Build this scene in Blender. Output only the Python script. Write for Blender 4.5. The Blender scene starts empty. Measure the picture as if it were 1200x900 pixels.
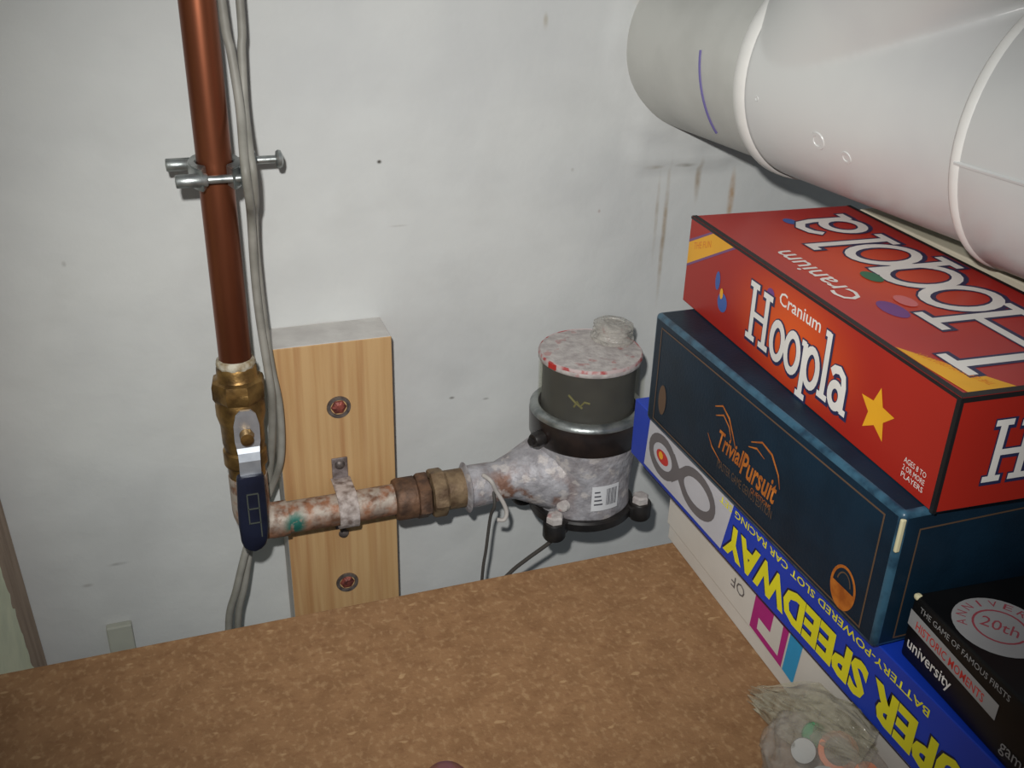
import bpy, bmesh, math, random
from mathutils import Vector, Matrix, Quaternion, noise
random.seed(4)
PI = math.pi
C = bpy.context.scene.collection
scene = bpy.context.scene

# ---------------------------------------------------------------- camera
cam_d = bpy.data.cameras.new('camera'); cam = bpy.data.objects.new('camera', cam_d); C.objects.link(cam)
scene.camera = cam
CAM = Vector((0.0209657, -0.7168147, 0.4114103))
cam.matrix_world = Matrix.Translation(CAM) @ Matrix([[0.9426736, 0.1267797, -0.3086962], [-0.3326822, 0.4297722, -0.8394155], [0.0262482, 0.8939926, 0.4473123]]).to_4x4()
cam_d.sensor_fit = 'HORIZONTAL'; cam_d.sensor_width = 36.0
cam_d.lens = 1180.86 * 36.0 / 1200.0
cam_d.clip_start = 0.01

# ---------------------------------------------------------------- world, lights, exposure
w = bpy.data.worlds.new('world'); scene.world = w; w.use_nodes = True
w.node_tree.nodes['Background'].inputs[0].default_value = (0.80, 0.90, 1.0, 1)
w.node_tree.nodes['Background'].inputs[1].default_value = 0.16
fl_d = bpy.data.lights.new('camera_flash', 'SPOT'); fl = bpy.data.objects.new('camera_flash', fl_d); C.objects.link(fl)
fl.location = cam.matrix_world @ Vector((-0.030, 0.060, 0.0))
fl.rotation_euler = (Vector((0.275, 0.0, 0.075)) - fl.location).to_track_quat('-Z', 'Y').to_euler()
fl_d.energy = 17.6; fl_d.shadow_soft_size = 0.009; fl_d.spot_size = math.radians(78); fl_d.spot_blend = 1.0
fl_d.color = (1.0, 0.985, 0.955)
scene.view_settings.view_transform = 'Standard'; scene.view_settings.look = 'None'
scene.view_settings.exposure = 0.0; scene.view_settings.gamma = 1.0
scene.view_settings.use_curve_mapping = False

# ---------------------------------------------------------------- materials
def srgb(r, g, b):
    f = lambda c: (c/255/12.92) if c/255 <= 0.04045 else ((c/255+0.055)/1.055)**2.4
    return (f(r), f(g), f(b), 1)
def mat(name, col, rough=0.6, metal=0.0, col2=None, scale=30.0, amt=(0.4, 0.65), bump=0.0, bscale=None, stretch=None, spec=0.5, detail=4, coat=0.0):
    m = bpy.data.materials.new(name); m.use_nodes = True
    nt = m.node_tree; b = nt.nodes['Principled BSDF']
    b.inputs['Roughness'].default_value = rough; b.inputs['Metallic'].default_value = metal
    b.inputs['Specular IOR Level'].default_value = spec; b.inputs['Coat Weight'].default_value = coat
    tc = nt.nodes.new('ShaderNodeTexCoord'); mp = nt.nodes.new('ShaderNodeMapping')
    nt.links.new(tc.outputs['Object'], mp.inputs[0])
    if stretch: mp.inputs['Scale'].default_value = stretch
    if col2 is None: col2 = tuple(c*0.9 for c in col[:3]) + (1,)
    n = nt.nodes.new('ShaderNodeTexNoise'); n.inputs['Scale'].default_value = scale; n.inputs['Detail'].default_value = detail
    nt.links.new(mp.outputs[0], n.inputs['Vector'])
    r = nt.nodes.new('ShaderNodeValToRGB'); r.color_ramp.elements[0].position = amt[0]; r.color_ramp.elements[1].position = amt[1]
    r.color_ramp.elements[0].color = col; r.color_ramp.elements[1].color = col2
    nt.links.new(n.outputs['Fac'], r.inputs[0]); nt.links.new(r.outputs[0], b.inputs['Base Color'])
    if bump:
        n2 = nt.nodes.new('ShaderNodeTexNoise'); n2.inputs['Scale'].default_value = bscale or scale; n2.inputs['Detail'].default_value = 5
        nt.links.new(mp.outputs[0], n2.inputs['Vector'])
        bp = nt.nodes.new('ShaderNodeBump'); bp.inputs['Strength'].default_value = bump; bp.inputs['Distance'].default_value = 0.002
        nt.links.new(n2.outputs['Fac'], bp.inputs['Height']); nt.links.new(bp.outputs[0], b.inputs['Normal'])
    m['ramp'] = r.name; m['map'] = mp.name
    return m
def math_node(nt, op, a, b=None, c=None, clamp=False):
    n = nt.nodes.new('ShaderNodeMath'); n.operation = op; n.use_clamp = clamp
    for i, v in enumerate((a, b, c)):
        if v is None: continue
        if isinstance(v, (int, float)): n.inputs[i].default_value = v
        else: nt.links.new(v, n.inputs[i])
    return n.outputs[0]
def layer(m, col, fac):
    """mix another pigment over the present base colour"""
    nt = m.node_tree; b = nt.nodes['Principled BSDF']; old = b.inputs['Base Color'].links[0].from_socket
    mx = nt.nodes.new('ShaderNodeMix'); mx.data_type = 'RGBA'
    nt.links.new(fac, mx.inputs[0]); nt.links.new(old, mx.inputs[6]); mx.inputs[7].default_value = col
    nt.links.new(mx.outputs[2], b.inputs['Base Color'])
def obj_xyz(m):
    nt = m.node_tree; tc = nt.nodes.new('ShaderNodeTexCoord'); s = nt.nodes.new('ShaderNodeSeparateXYZ')
    nt.links.new(tc.outputs['Object'], s.inputs[0]); return nt, s.outputs, tc.outputs['Object']
def noise_out(nt, vec, scale, lo, hi, detail=4, stretch=None):
    if stretch:
        mp = nt.nodes.new('ShaderNodeMapping'); mp.inputs['Scale'].default_value = stretch; nt.links.new(vec, mp.inputs[0]); vec = mp.outputs[0]
    n = nt.nodes.new('ShaderNodeTexNoise'); n.inputs['Scale'].default_value = scale; n.inputs['Detail'].default_value = detail
    nt.links.new(vec, n.inputs['Vector'])
    mr = nt.nodes.new('ShaderNodeMapRange'); mr.inputs[1].default_value = lo; mr.inputs[2].default_value = hi
    nt.links.new(n.outputs['Fac'], mr.inputs[0]); return mr.outputs[0]
def blob(nt, s, cx, cz, rx, rz, soft=0.6, ax=(0, 2)):
    dx = math_node(nt, 'DIVIDE', math_node(nt, 'SUBTRACT', s[ax[0]], cx), rx)
    dz = math_node(nt, 'DIVIDE', math_node(nt, 'SUBTRACT', s[ax[1]], cz), rz)
    d = math_node(nt, 'SQRT', math_node(nt, 'ADD', math_node(nt, 'MULTIPLY', dx, dx), math_node(nt, 'MULTIPLY', dz, dz)))
    mr = nt.nodes.new('ShaderNodeMapRange'); mr.interpolation_type = 'SMOOTHSTEP'
    mr.inputs[1].default_value = 1.0; mr.inputs[2].default_value = 1.0 - soft
    nt.links.new(d, mr.inputs[0]); return mr.outputs[0]

# painted wall with drip stains, specks and scuffs
m_wall = mat('wall_paint', srgb(206, 208, 206), 0.85, col2=srgb(198, 200, 199), scale=9, bump=0.35, bscale=55)
nt, s, ov = obj_xyz(m_wall)
streak_n = noise_out(nt, ov, 60, 0.42, 0.60, 5, (1.0, 1.0, 0.09))
fine = noise_out(nt, ov, 90, 0.35, 0.65)
for (cx, cz, rx, rz, k, col) in [(0.4155, 0.150, 0.0032, 0.075, 0.62, (150, 128, 96)), (0.4075, 0.165, 0.0025, 0.05, 0.35, (150, 132, 104)),
                                 (0.4425, 0.195, 0.004, 0.024, 0.55, (140, 116, 80)), (0.4755, 0.178, 0.0045, 0.030, 0.75, (168, 124, 62)),
                                 (0.428, 0.2085, 0.012, 0.0028, 0.6, (120, 112, 100)), (0.400, 0.208, 0.012, 0.003, 0.4, (140, 124, 100)),
                                 (0.385, 0.335, 0.018, 0.010, 0.35, (170, 136, 84)), (0.1768, 0.2253, 0.0026, 0.0022, 0.9, (70, 66, 58)),
                                 (0.2319, 0.0234, 0.0035, 0.0018, 0.8, (96, 92, 86)), (0.3027, 0.3205, 0.003, 0.008, 0.4, (150, 136, 104)),
                                 (-0.045, 0.168, 0.0022, 0.0032, 0.45, (120, 118, 112)), (0.262, 0.018, 0.004, 0.0016, 0.5, (120, 118, 112)),
                                 (-0.045, -0.085, 0.012, 0.0022, 0.4, (110, 108, 106)), (-0.07, -0.10, 0.006, 0.0025, 0.35, (120, 112, 104)),
                                 (0.19, 0.176, 0.010, 0.0012, 0.3, (140, 136, 128)), (0.33, 0.21, 0.0022, 0.0022, 0.35, (130, 122, 110)),
                                 (0.178, -0.105, 0.0016, 0.003, 0.5, (96, 92, 90)), (0.355, 0.175, 0.0018, 0.0022, 0.4, (150, 120, 110))]:
    f = math_node(nt, 'MULTIPLY', blob(nt, s, cx, cz, rx, rz, 0.9), k)
    f = math_node(nt, 'MULTIPLY', f, math_node(nt, 'ADD', math_node(nt, 'MULTIPLY', fine, 0.7), 0.5), clamp=True)
    layer(m_wall, srgb(*col), f)
gr = math_node(nt, 'MULTIPLY', noise_out(nt, ov, 14, 0.55, 0.75, 6), 0.16)
layer(m_wall, srgb(160, 160, 156), gr)

m_board = mat('particle_board', srgb(141, 106, 73), 0.8, col2=srgb(128, 94, 63), scale=60, bump=0.2, bscale=500, spec=0.3)
nt, s, ov = obj_xyz(m_board)
layer(m_board, srgb(166, 134, 98), math_node(nt, 'MULTIPLY', noise_out(nt, ov, 300, 0.52, 0.68, 3, (1, 0.7, 1)), 0.55))
layer(m_board, srgb(116, 80, 52), math_node(nt, 'MULTIPLY', noise_out(nt, ov, 210, 0.54, 0.70, 3, (0.8, 1, 1)), 0.5))
layer(m_board, srgb(184, 152, 112), math_node(nt, 'MULTIPLY', noise_out(nt, ov, 150, 0.70, 0.76, 1, (0.6, 1.2, 1)), 0.5))

def wood_mat(name, c1, c2, dark):
    m = mat(name, c1, 0.65, col2=c2, scale=3.0, bump=0.08, bscale=40, stretch=(60, 60, 2))
    nt, s, ov = obj_xyz(m)
    layer(m, dark, math_node(nt, 'MULTIPLY', noise_out(nt, ov, 1.0, 0.52, 0.68, 3, (95, 30, 3.0)), 0.6))
    return m
m_pine = wood_mat('pine', srgb(198, 162, 114), srgb(186, 146, 98), srgb(160, 108, 64))
m_white_paint = mat('white_paint', srgb(206, 203, 198), 0.8, col2=srgb(190, 186, 182), scale=40, bump=0.3, bscale=120)
m_copper = mat('copper', srgb(138, 80, 54), 0.36, 0.75, col2=srgb(98, 54, 36), scale=14, stretch=(2, 2, 0.35), amt=(0.35, 0.7), bump=0.05, bscale=60)
m_copper_dirty = mat('copper_paint_flaked', srgb(160, 112, 84), 0.6, 0.25, col2=srgb(116, 82, 62), scale=90, amt=(0.4, 0.6), bump=0.5, bscale=180)
nt, s, ov = obj_xyz(m_copper_dirty)
up = nt.nodes.new('ShaderNodeMapRange'); nt.links.new(s[2], up.inputs[0]); up.inputs[1].default_value = -0.006; up.inputs[2].default_value = 0.010
layer(m_copper_dirty, srgb(190, 180, 168), math_node(nt, 'MULTIPLY', noise_out(nt, ov, 130, 0.38, 0.58, 5), math_node(nt, 'MINIMUM', math_node(nt, 'ADD', up.outputs[0], 0.06), 0.85)))
layer(m_copper_dirty, srgb(40, 108, 96), math_node(nt, 'MULTIPLY', blob(nt, s, 0.030, 0.0, 0.011, 0.014, 0.7), noise_out(nt, ov, 120, 0.42, 0.5, 3)))
m_brass = mat('old_brass', srgb(158, 124, 72), 0.42, 0.75, col2=srgb(96, 72, 42), scale=70, amt=(0.4, 0.65), bump=0.3, bscale=150)
m_brown_brass = mat('tarnished_brass', srgb(124, 92, 70), 0.6, 0.3, col2=srgb(80, 60, 48), scale=90, amt=(0.38, 0.62), bump=0.5, bscale=200)
m_green_brass = mat('dusty_brass', srgb(142, 120, 92), 0.6, 0.3, col2=srgb(100, 78, 58), scale=90, amt=(0.4, 0.65), bump=0.5, bscale=200)
m_flux = mat('pipe_sealant', srgb(196, 190, 172), 0.7, col2=srgb(140, 122, 92), scale=150, bump=0.6, bscale=300)
m_steel = mat('zinc_steel', srgb(172, 176, 174), 0.38, 0.8, col2=srgb(128, 134, 134), scale=90, bump=0.15, bscale=200)
m_plate = mat('handle_steel', srgb(196, 202, 210), 0.35, 0.7, col2=srgb(168, 174, 184), scale=60)
m_grip = mat('navy_grip', srgb(28, 32, 52), 0.42, col2=srgb(20, 22, 38), scale=60)
m_grip_mark = mat('grip_marking', srgb(78, 82, 74), 0.5)
m_cable = mat('grey_cable', srgb(150, 148, 140), 0.55, col2=srgb(126, 124, 116), scale=40)
m_wire = mat('dark_wire', srgb(74, 70, 66), 0.6)
m_white_wire = mat('white_wire', srgb(190, 184, 178), 0.6)
m_pvc = mat('pvc', srgb(212, 213, 210), 0.30, col2=srgb(204, 204, 203), scale=12, bump=0.04, bscale=30)
m_pvc_pipe = mat('dusty_pvc', srgb(196, 196, 190), 0.45, col2=srgb(184, 184, 178), scale=20, bump=0.08, bscale=60)
m_rim = mat('pvc_rim', srgb(236, 235, 230), 0.35)
m_purple = mat('purple_ink', srgb(112, 104, 160), 0.6)
m_meter = mat('meter_casting', srgb(186, 184, 188), 0.55, 0.15, col2=srgb(150, 147, 151), scale=110, amt=(0.36, 0.66), bump=0.6, bscale=220)
nt, s, ov = obj_xyz(m_meter)
layer(m_meter, srgb(132, 98, 82), math_node(nt, 'MULTIPLY', noise_out(nt, ov, 60, 0.46, 0.60, 5), math_node(nt, 'ADD', math_node(nt, 'MULTIPLY', blob(nt, s, -0.062, 0.038, 0.055, 0.026, 0.9), 1.3), 0.14)))
layer(m_meter, srgb(216, 208, 202), math_node(nt, 'MULTIPLY', noise_out(nt, ov, 90, 0.56, 0.62, 4), 0.55))
m_black_band = mat('black_band', srgb(34, 28, 27), 0.32, col2=srgb(50, 40, 36), scale=60, coat=0.3)
m_black_cast = mat('black_casting', srgb(26, 24, 24), 0.4, col2=srgb(44, 40, 38), scale=60)
m_dust = mat('dusty_lid', srgb(196, 190, 186), 0.75, col2=srgb(170, 162, 160), scale=160, amt=(0.4, 0.66), bump=0.4, bscale=260)
nt, s, ov = obj_xyz(m_dust)
layer(m_dust, srgb(170, 86, 84), math_node(nt, 'MULTIPLY', noise_out(nt, ov, 70, 0.60, 0.66, 4), 0.5))
m_redrim = mat('red_rim', srgb(168, 74, 74), 0.6, col2=srgb(188, 170, 168), scale=90, amt=(0.42, 0.52))
m_drum = mat('register_drum', srgb(42, 41, 39), 0.4, col2=srgb(56, 55, 51), scale=50)
m_scribble = mat('yellow_mark', srgb(128, 122, 58), 0.6)
m_barcode = mat('barcode_ink', srgb(84, 84, 92), 0.6)
m_label = mat('paper_label', srgb(226, 226, 228), 0.5)
m_red_bolt = mat('rusty_bolt', srgb(160, 84, 72), 0.5, 0.4, col2=srgb(96, 52, 48), scale=200, bump=0.4, bscale=400)
m_grey_washer = mat('grey_washer', srgb(122, 112, 106), 0.5, 0.4, col2=srgb(86, 78, 76), scale=200)
m_strap = mat('painted_strap', srgb(196, 184, 178), 0.7, col2=srgb(120, 104, 96), scale=140, bump=0.5, bscale=200)
m_strap_tab = mat('strap_tab', srgb(104, 92, 88), 0.55, 0.3, col2=srgb(150, 140, 140), scale=140)
m_old_wood = mat('old_brown_wood', srgb(176, 154, 134), 0.8, col2=srgb(146, 124, 106), scale=30, bump=0.5, bscale=120, stretch=(2, 2, 0.3))
m_green_paint = mat('pale_green_paint', srgb(232, 236, 204), 0.6, col2=srgb(214, 220, 190), scale=30, bump=0.3, bscale=60)
m_cream = mat('cream_card', srgb(214, 206, 184), 0.7)
m_stub = mat('stub_paint', srgb(176, 178, 166), 0.8)
m_concrete = mat('concrete', srgb(120, 116, 110), 0.9, col2=srgb(96, 94, 90), scale=10, bump=0.4)
# box prints
m_hoop = mat('red_card', srgb(164, 38, 26), 0.42, col2=srgb(156, 34, 24), scale=6, spec=0.4)
nt, s, ov = obj_xyz(m_hoop)
layer(m_hoop, srgb(222, 92, 30), math_node(nt, 'MULTIPLY', blob(nt, s, -0.128, 0.030, 0.080, 0.042, 1.0, (1, 2)), 0.85))
m_hoop_top = mat('red_card_top', srgb(172, 36, 30), 0.32, col2=srgb(164, 32, 28), scale=6, spec=0.5)
nt, s, ov = obj_xyz(m_hoop_top)
layer(m_hoop_top, srgb(214, 76, 30), math_node(nt, 'MULTIPLY', blob(nt, s, 0.055, -0.11, 0.060, 0.11, 1.0, (0, 1)), 0.85))
m_black_edge = mat('black_card_edge', srgb(24, 22, 24), 0.5)
m_white_ink = mat('white_ink', srgb(226, 222, 216), 0.45)
m_navy_ink = mat('navy_ink', srgb(40, 42, 78), 0.45)
m_yellow_ink = mat('yellow_ink', srgb(232, 168, 34), 0.45)
m_lilac_ink = mat('lilac_ink', srgb(120, 76, 120), 0.45)
m_orange_ink = mat('orange_ink', srgb(214, 120, 40), 0.45)
m_blue_ink = mat('blue_ink', srgb(60, 92, 160), 0.45)
m_green_ink = mat('green_ink', srgb(50, 110, 80), 0.45)
m_purple_ink = mat('purple_print', srgb(112, 62, 128), 0.45)
m_pink_ink = mat('pink_ink', srgb(206, 110, 110), 0.45)
m_navy = mat('navy_leatherette', srgb(17, 38, 54), 0.42, col2=srgb(14, 32, 46), scale=40, bump=0.08, bscale=500, spec=0.22)
m_navy_edge = mat('navy_glint_edge', srgb(52, 88, 108), 0.35, col2=srgb(28, 54, 72), scale=90, amt=(0.45, 0.65), bump=0.2, bscale=200)  # paler navy puts the edge highlight into the colour of the bevels
m_gold = mat('gold_foil', srgb(196, 116, 44), 0.4, 0.2, col2=srgb(158, 84, 30), scale=120)
m_gold_dim = mat('gold_line', srgb(98, 76, 58), 0.5, 0.1)
m_sp_blue = mat('royal_blue_card', srgb(22, 60, 178), 0.42, col2=srgb(18, 52, 160), scale=8)
m_sp_yellow = mat('lemon_ink', srgb(222, 214, 36), 0.5)
m_sp_dark = mat('dark_shadow_ink', srgb(20, 22, 60), 0.5)
m_track = mat('track_grey', srgb(104, 100, 102), 0.5)
m_track_bg = mat('pale_card', srgb(190, 190, 196), 0.5)
m_red_ink = mat('red_ink', srgb(190, 50, 44), 0.5)
m_white_card = mat('white_card', srgb(206, 202, 194), 0.5, col2=srgb(196, 192, 184), scale=12)
m_magenta = mat('magenta_ink', srgb(172, 34, 122), 0.5)
m_cyan = mat('cyan_ink', srgb(40, 150, 200), 0.5)
m_grey_ink = mat('grey_ink', srgb(96, 92, 92), 0.5)
m_blackbox = mat('black_card', srgb(12, 12, 13), 0.42, col2=srgb(17, 17, 17), scale=30, spec=0.3)
m_worn_glint = mat('worn_glint_card', srgb(206, 198, 160), 0.7)  # worn card on the navy box, painted highlight on the black one
m_silver_ink = mat('silver_ink', srgb(150, 150, 150), 0.45)
m_maroon_ink = mat('maroon_ink', srgb(150, 66, 76), 0.5)
m_glass = bpy.data.materials.new('clear_glass'); m_glass.use_nodes = True
g = m_glass.node_tree; b = g.nodes['Principled BSDF']; out = g.nodes['Material Output']
tr = g.nodes.new('ShaderNodeBsdfTransparent'); tr.inputs[0].default_value = (0.93, 0.93, 0.9, 1)
mx = g.nodes.new('ShaderNodeMixShader'); mx.inputs[0].default_value = 0.05
b.inputs['Base Color'].default_value = srgb(190, 188, 182); b.inputs['Roughness'].default_value = 0.15
g.links.new(tr.outputs[0], mx.inputs[1]); g.links.new(b.outputs[0], mx.inputs[2]); g.links.new(mx.outputs[0], out.inputs[0])
def plastic_mat(name, fac, col, rough=0.12, bscale=60):
    m = bpy.data.materials.new(name); m.use_nodes = True
    g = m.node_tree; b = g.nodes['Principled BSDF']; out = g.nodes['Material Output']
    tr = g.nodes.new('ShaderNodeBsdfTransparent'); tr.inputs[0].default_value = (0.95, 0.95, 0.94, 1)
    mx = g.nodes.new('ShaderNodeMixShader')
    b.inputs['Base Color'].default_value = col; b.inputs['Roughness'].default_value = rough
    tc = g.nodes.new('ShaderNodeTexCoord'); n = g.nodes.new('ShaderNodeTexNoise'); n.inputs['Scale'].default_value = bscale; n.inputs['Detail'].default_value = 4
    g.links.new(tc.outputs['Object'], n.inputs['Vector'])
    bp = g.nodes.new('ShaderNodeBump'); bp.inputs['Strength'].default_value = 0.6; bp.inputs['Distance'].default_value = 0.003
    g.links.new(n.outputs['Fac'], bp.inputs['Height']); g.links.new(bp.outputs[0], b.inputs['Normal'])
    mr = g.nodes.new('ShaderNodeMapRange'); mr.inputs[1].default_value = 0.35; mr.inputs[2].default_value = 0.65
    mr.inputs[3].default_value = fac*0.6; mr.inputs[4].default_value = min(1, fac*1.4)
    g.links.new(n.outputs['Fac'], mr.inputs[0]); g.links.new(mr.outputs[0], mx.inputs[0])
    g.links.new(tr.outputs[0], mx.inputs[1]); g.links.new(b.outputs[0], mx.inputs[2]); g.links.new(mx.outputs[0], out.inputs[0])
    return m
m_bag = plastic_mat('bag_film', 0.26, srgb(196, 188, 178), 0.08)
m_bag_thick = plastic_mat('bag_film_folded', 0.50, srgb(172, 166, 146), 0.10, 90)
m_cap_plastic = plastic_mat('cloudy_plastic', 0.55, srgb(196, 192, 184), 0.2, 200)

# ---------------------------------------------------------------- mesh helpers
def obj(name, bm, m, parent=None, smooth=None, kind=None, label=None):
    me = bpy.data.meshes.new(name); bm.normal_update(); bm.to_mesh(me); bm.free()
    for mm in (m if isinstance(m, (list, tuple)) else [m]): me.materials.append(mm)
    o = bpy.data.objects.new(name, me); C.objects.link(o)
    if parent: o.parent = parent
    if smooth is not None:
        for p in me.polygons: p.use_smooth = True
        if smooth < 3: me.set_sharp_from_angle(angle=smooth)
    if kind: o['kind'] = kind
    if label: o['label'] = label
    return o
def tag(o, label, cat, group=None):
    o['label'] = label; o['category'] = cat
    if group: o['group'] = group
    return o
def thing(name, label, cat, loc=(0, 0, 0), rotz=0, group=None):
    o = bpy.data.objects.new(name, None); C.objects.link(o); o.empty_display_size = 0.02
    o.location = loc; o.rotation_euler = (0, 0, rotz); return tag(o, label, cat, group)
def add_box(bm, lo, hi, bevel=0, mi=0, seg=2):
    lo, hi = Vector(lo), Vector(hi); t = bmesh.new(); bmesh.ops.create_cube(t, size=1)
    for v in t.verts: v.co = Vector((lo[i] + (v.co[i]+0.5)*(hi[i]-lo[i]) for i in range(3)))
    if bevel: bmesh.ops.bevel(t, geom=t.edges[:], offset=bevel, segments=seg, affect='EDGES', profile=0.5)
    merge(bm, t, mi)
def merge(bm, t, mi=0, M=None):
    mp = {}
    for v in t.verts: mp[v] = bm.verts.new(M @ v.co if M else v.co)
    for f in t.faces:
        try: nf = bm.faces.new([mp[v] for v in f.verts]); nf.material_index = mi if mi is not None else f.material_index
        except ValueError: pass
    t.free()
def axis_matrix(p, d):
    return Matrix.Translation(Vector(p)) @ Vector(d).normalized().to_track_quat('Z', 'Y').to_matrix().to_4x4()
def add_lathe(bm, prof, p=(0, 0, 0), d=(0, 0, 1), n=40, mi=0, phase=0.0, wob=None, sx=1, sy=1):
    """prof: (radius, height) rows, turned round the axis through p along d"""
    M = axis_matrix(p, d); rows = []
    for r, z in prof:
        if r < 1e-7: rows.append([bm.verts.new(M @ Vector((0, 0, z)))])
        else: rows.append([bm.verts.new(M @ Vector((sx*r*math.cos(2*PI*k/n+phase)*(wob(k, z) if wob else 1), sy*r*math.sin(2*PI*k/n+phase)*(wob(k, z) if wob else 1), z))) for k in range(n)])
    for a, b in zip(rows, rows[1:]):
        for k in range(n):
            q = [a[k % len(a)], a[(k+1) % len(a)], b[(k+1) % len(b)], b[k % len(b)]]
            u = []
            for v in q:
                if v not in u: u.append(v)
            if len(u) > 2:
                f = bm.faces.new(u); f.material_index = mi
def smooth_path(pts, n=8):
    pts = [Vector(p) for p in pts]; out = []
    P = [pts[0]*2-pts[1]] + pts + [pts[-1]*2-pts[-2]]
    for i in range(1, len(P)-2):
        for k in range(n):
            t = k/n; a, b, c, d = P[i-1:i+3]
            out.append(0.5*((2*b)+(c-a)*t+(2*a-5*b+4*c-d)*t*t+(3*b-a-3*c+d)*t**3))
    return out + [pts[-1]]
def add_tube(bm, pts, r, n=12, mi=0, cap=True):
    rows = []; pts = [Vector(p) for p in pts]; up = None
    for i, p in enumerate(pts):
        d = (pts[min(i+1, len(pts)-1)] - pts[max(i-1, 0)]).normalized()
        if up is None: up = d.orthogonal().normalized()
        up = (up - d*up.dot(d)).normalized(); s_ = d.cross(up)
        rr = r[i] if isinstance(r, (list, tuple)) else r
        rows.append([bm.verts.new(p + rr*(math.cos(2*PI*k/n)*up + math.sin(2*PI*k/n)*s_)) for k in range(n)])
    for a, b in zip(rows, rows[1:]):
        for k in range(n): bm.faces.new((a[k], a[(k+1) % n], b[(k+1) % n], b[k])).material_index = mi
    if cap: bm.faces.new(rows[0][::-1]); bm.faces.new(rows[-1])

# ---------------------------------------------------------------- the setting
# back wall: a lumpy plastered grid with the patched ring round the waste pipe
PC = Vector((0.43451, 0.0, 0.30382)); PD = Vector((0.13232, -1.0, -0.01241)).normalized(); PR = 0.067
bm = bmesh.new(); X0, X1, Z0, Z1 = -0.22, 1.25, -0.9, 0.95; NX, NZ = 300, 300
grid = []
xs = [-1.2, -1.0, -0.8, -0.6, -0.45, -0.35, -0.28] + [X0 + (X1-X0)*i/NX for i in range(NX+1)]
zs = [Z0 + (Z1-Z0)*j/NZ for j in range(NZ+1)]
for z in zs:
    row = []
    for x in xs:
        y = 0.0016*noise.noise(Vector((x*9, 3, z*9))) + 0.0007*noise.noise(Vector((x*34, 1, z*34)))
        d = math.hypot(x-PC.x, z-PC.z); ang = math.atan2(z-PC.z, x-PC.x)
        edge = 0.084 + 0.010*noise.noise(Vector((math.cos(ang)*2, math.sin(ang)*2, 5)))
        if d < edge: y -= min(1, (edge-d)/0.006)*0.0028
        # a slumped lip of plaster under the pipe
        lip = 0.2065 + 0.006*noise.noise(Vector((x*28, 7, 0)))
        if 0.372 < x < 0.50 and z > lip and d < 0.125: y -= min(1, (z-lip)/0.004)*0.0045*min(1, (0.125-d)/0.02)*min(1, (x-0.372)/0.015)
        row.append(bm.verts.new((x, y + 0.0008, z)))
    grid.append(row)
for j in range(NZ):
    for i in range(len(xs)-1): bm.faces.new((grid[j][i], grid[j][i+1], grid[j+1][i+1], grid[j+1][i]))
o = obj('wall_back', bm, m_wall, smooth=3.1, kind='structure')
bm = bmesh.new(); add_box(bm, (-1.3, -1.5, -0.95), (1.3, 0.02, -0.9)); obj('floor', bm, m_concrete, kind='structure')

# desk surface
bm = bmesh.new(); add_box(bm, (-0.75, -1.25, -0.018), (1.0, -0.2099, 0), 0.0006)
tag(obj('particle_board', bm, m_board), 'wide bare brown particleboard shelf with its back edge short of the wall', 'shelf')

# old board at far left with peeling paint
t = thing('partition_board', 'upright brown board at far left with flaking pale green paint', 'board', (-0.0870, 0, -0.9)); t.rotation_euler.y = -0.0335
bm = bmesh.new(); add_box(bm, (-0.022, -0.205, 0), (0, 0.0005, 1.85), 0.0008); obj('board', bm, m_old_wood, t)
bm = bmesh.new(); N = 360; L = []
for k in range(N+1):
    z = 0.02 + 1.8*k/N
    zz = z-0.9
    base = -0.052 - 0.020*max(-0.3, min(1.5, (zz+0.13)/0.13))*0.55
    y = base + 0.011*noise.noise(Vector((0, 3, zz*42))) + 0.008*noise.noise(Vector((5, 3, zz*120)))
    L.append((y, z))
for (y0, z0), (y1, z1) in zip(L, L[1:]):
    a = [bm.verts.new(v) for v in ((0.0011, -0.2049, z0), (0.0011, y0, z0), (0.0011, y1, z1), (0.0011, -0.2049, z1))]
    b_ = [bm.verts.new(v) for v in ((0.0002, y0+0.0006, z0), (0.0002, y1+0.0006, z1))]
    bm.faces.new(a); bm.faces.new((a[1], b_[0], b_[1], a[2]))
bmesh.ops.remove_doubles(bm, verts=bm.verts[:], dist=1e-6)
obj('peeling_paint', bm, m_green_paint, t, label='pale green flaking paint layer')

# small stub on the wall
bm = bmesh.new(); add_box(bm, (-0.0626, -0.006, -0.20), (-0.0430, 0.001, -0.1415), 0.0012)
tag(obj('wall_stub', bm, m_stub), 'small pale grey painted stub on the wall just above the board edge', 'block')

# ---------------------------------------------------------------- wood block behind the pipe
t = thing('wood_block', 'upright pine mounting block on the wall behind the horizontal pipe', 'block', (0.0849, 0, -0.34))
bm = bmesh.new(); add_box(bm, (0, -0.038, 0), (0.0885, 0.0005, 0.4437), 0.0009)
bm.faces.ensure_lookup_table(); bm.normal_update()
for f in bm.faces:
    if f.normal.z > 0.5 or f.normal.x < -0.5: f.material_index = 1
obj('timber', bm, [m_pine, m_white_paint], t)
for (x, z) in ((0.131, 0.0499), (0.1298, -0.1146)):
    bm = bmesh.new(); c = (x-0.0849, -0.038, z+0.34)
    add_lathe(bm, [(0.0062, 0.0002), (0.0066, 0.0014), (0.0088, 0.0014), (0.0093, 0.0), (0.0093, -0.001)], c, (0, -1, 0), 28)
    wsh = obj('washer', bm, m_grey_washer, t, 0.6)
    bm = bmesh.new(); add_lathe(bm, [(0, 0.0026), (0.0030, 0.0024), (0.0052, 0.0012), (0.0061, 0.0002)], c, (0, -1, 0), 6)
    obj('bolt_head', bm, m_red_bolt, t)

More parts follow.
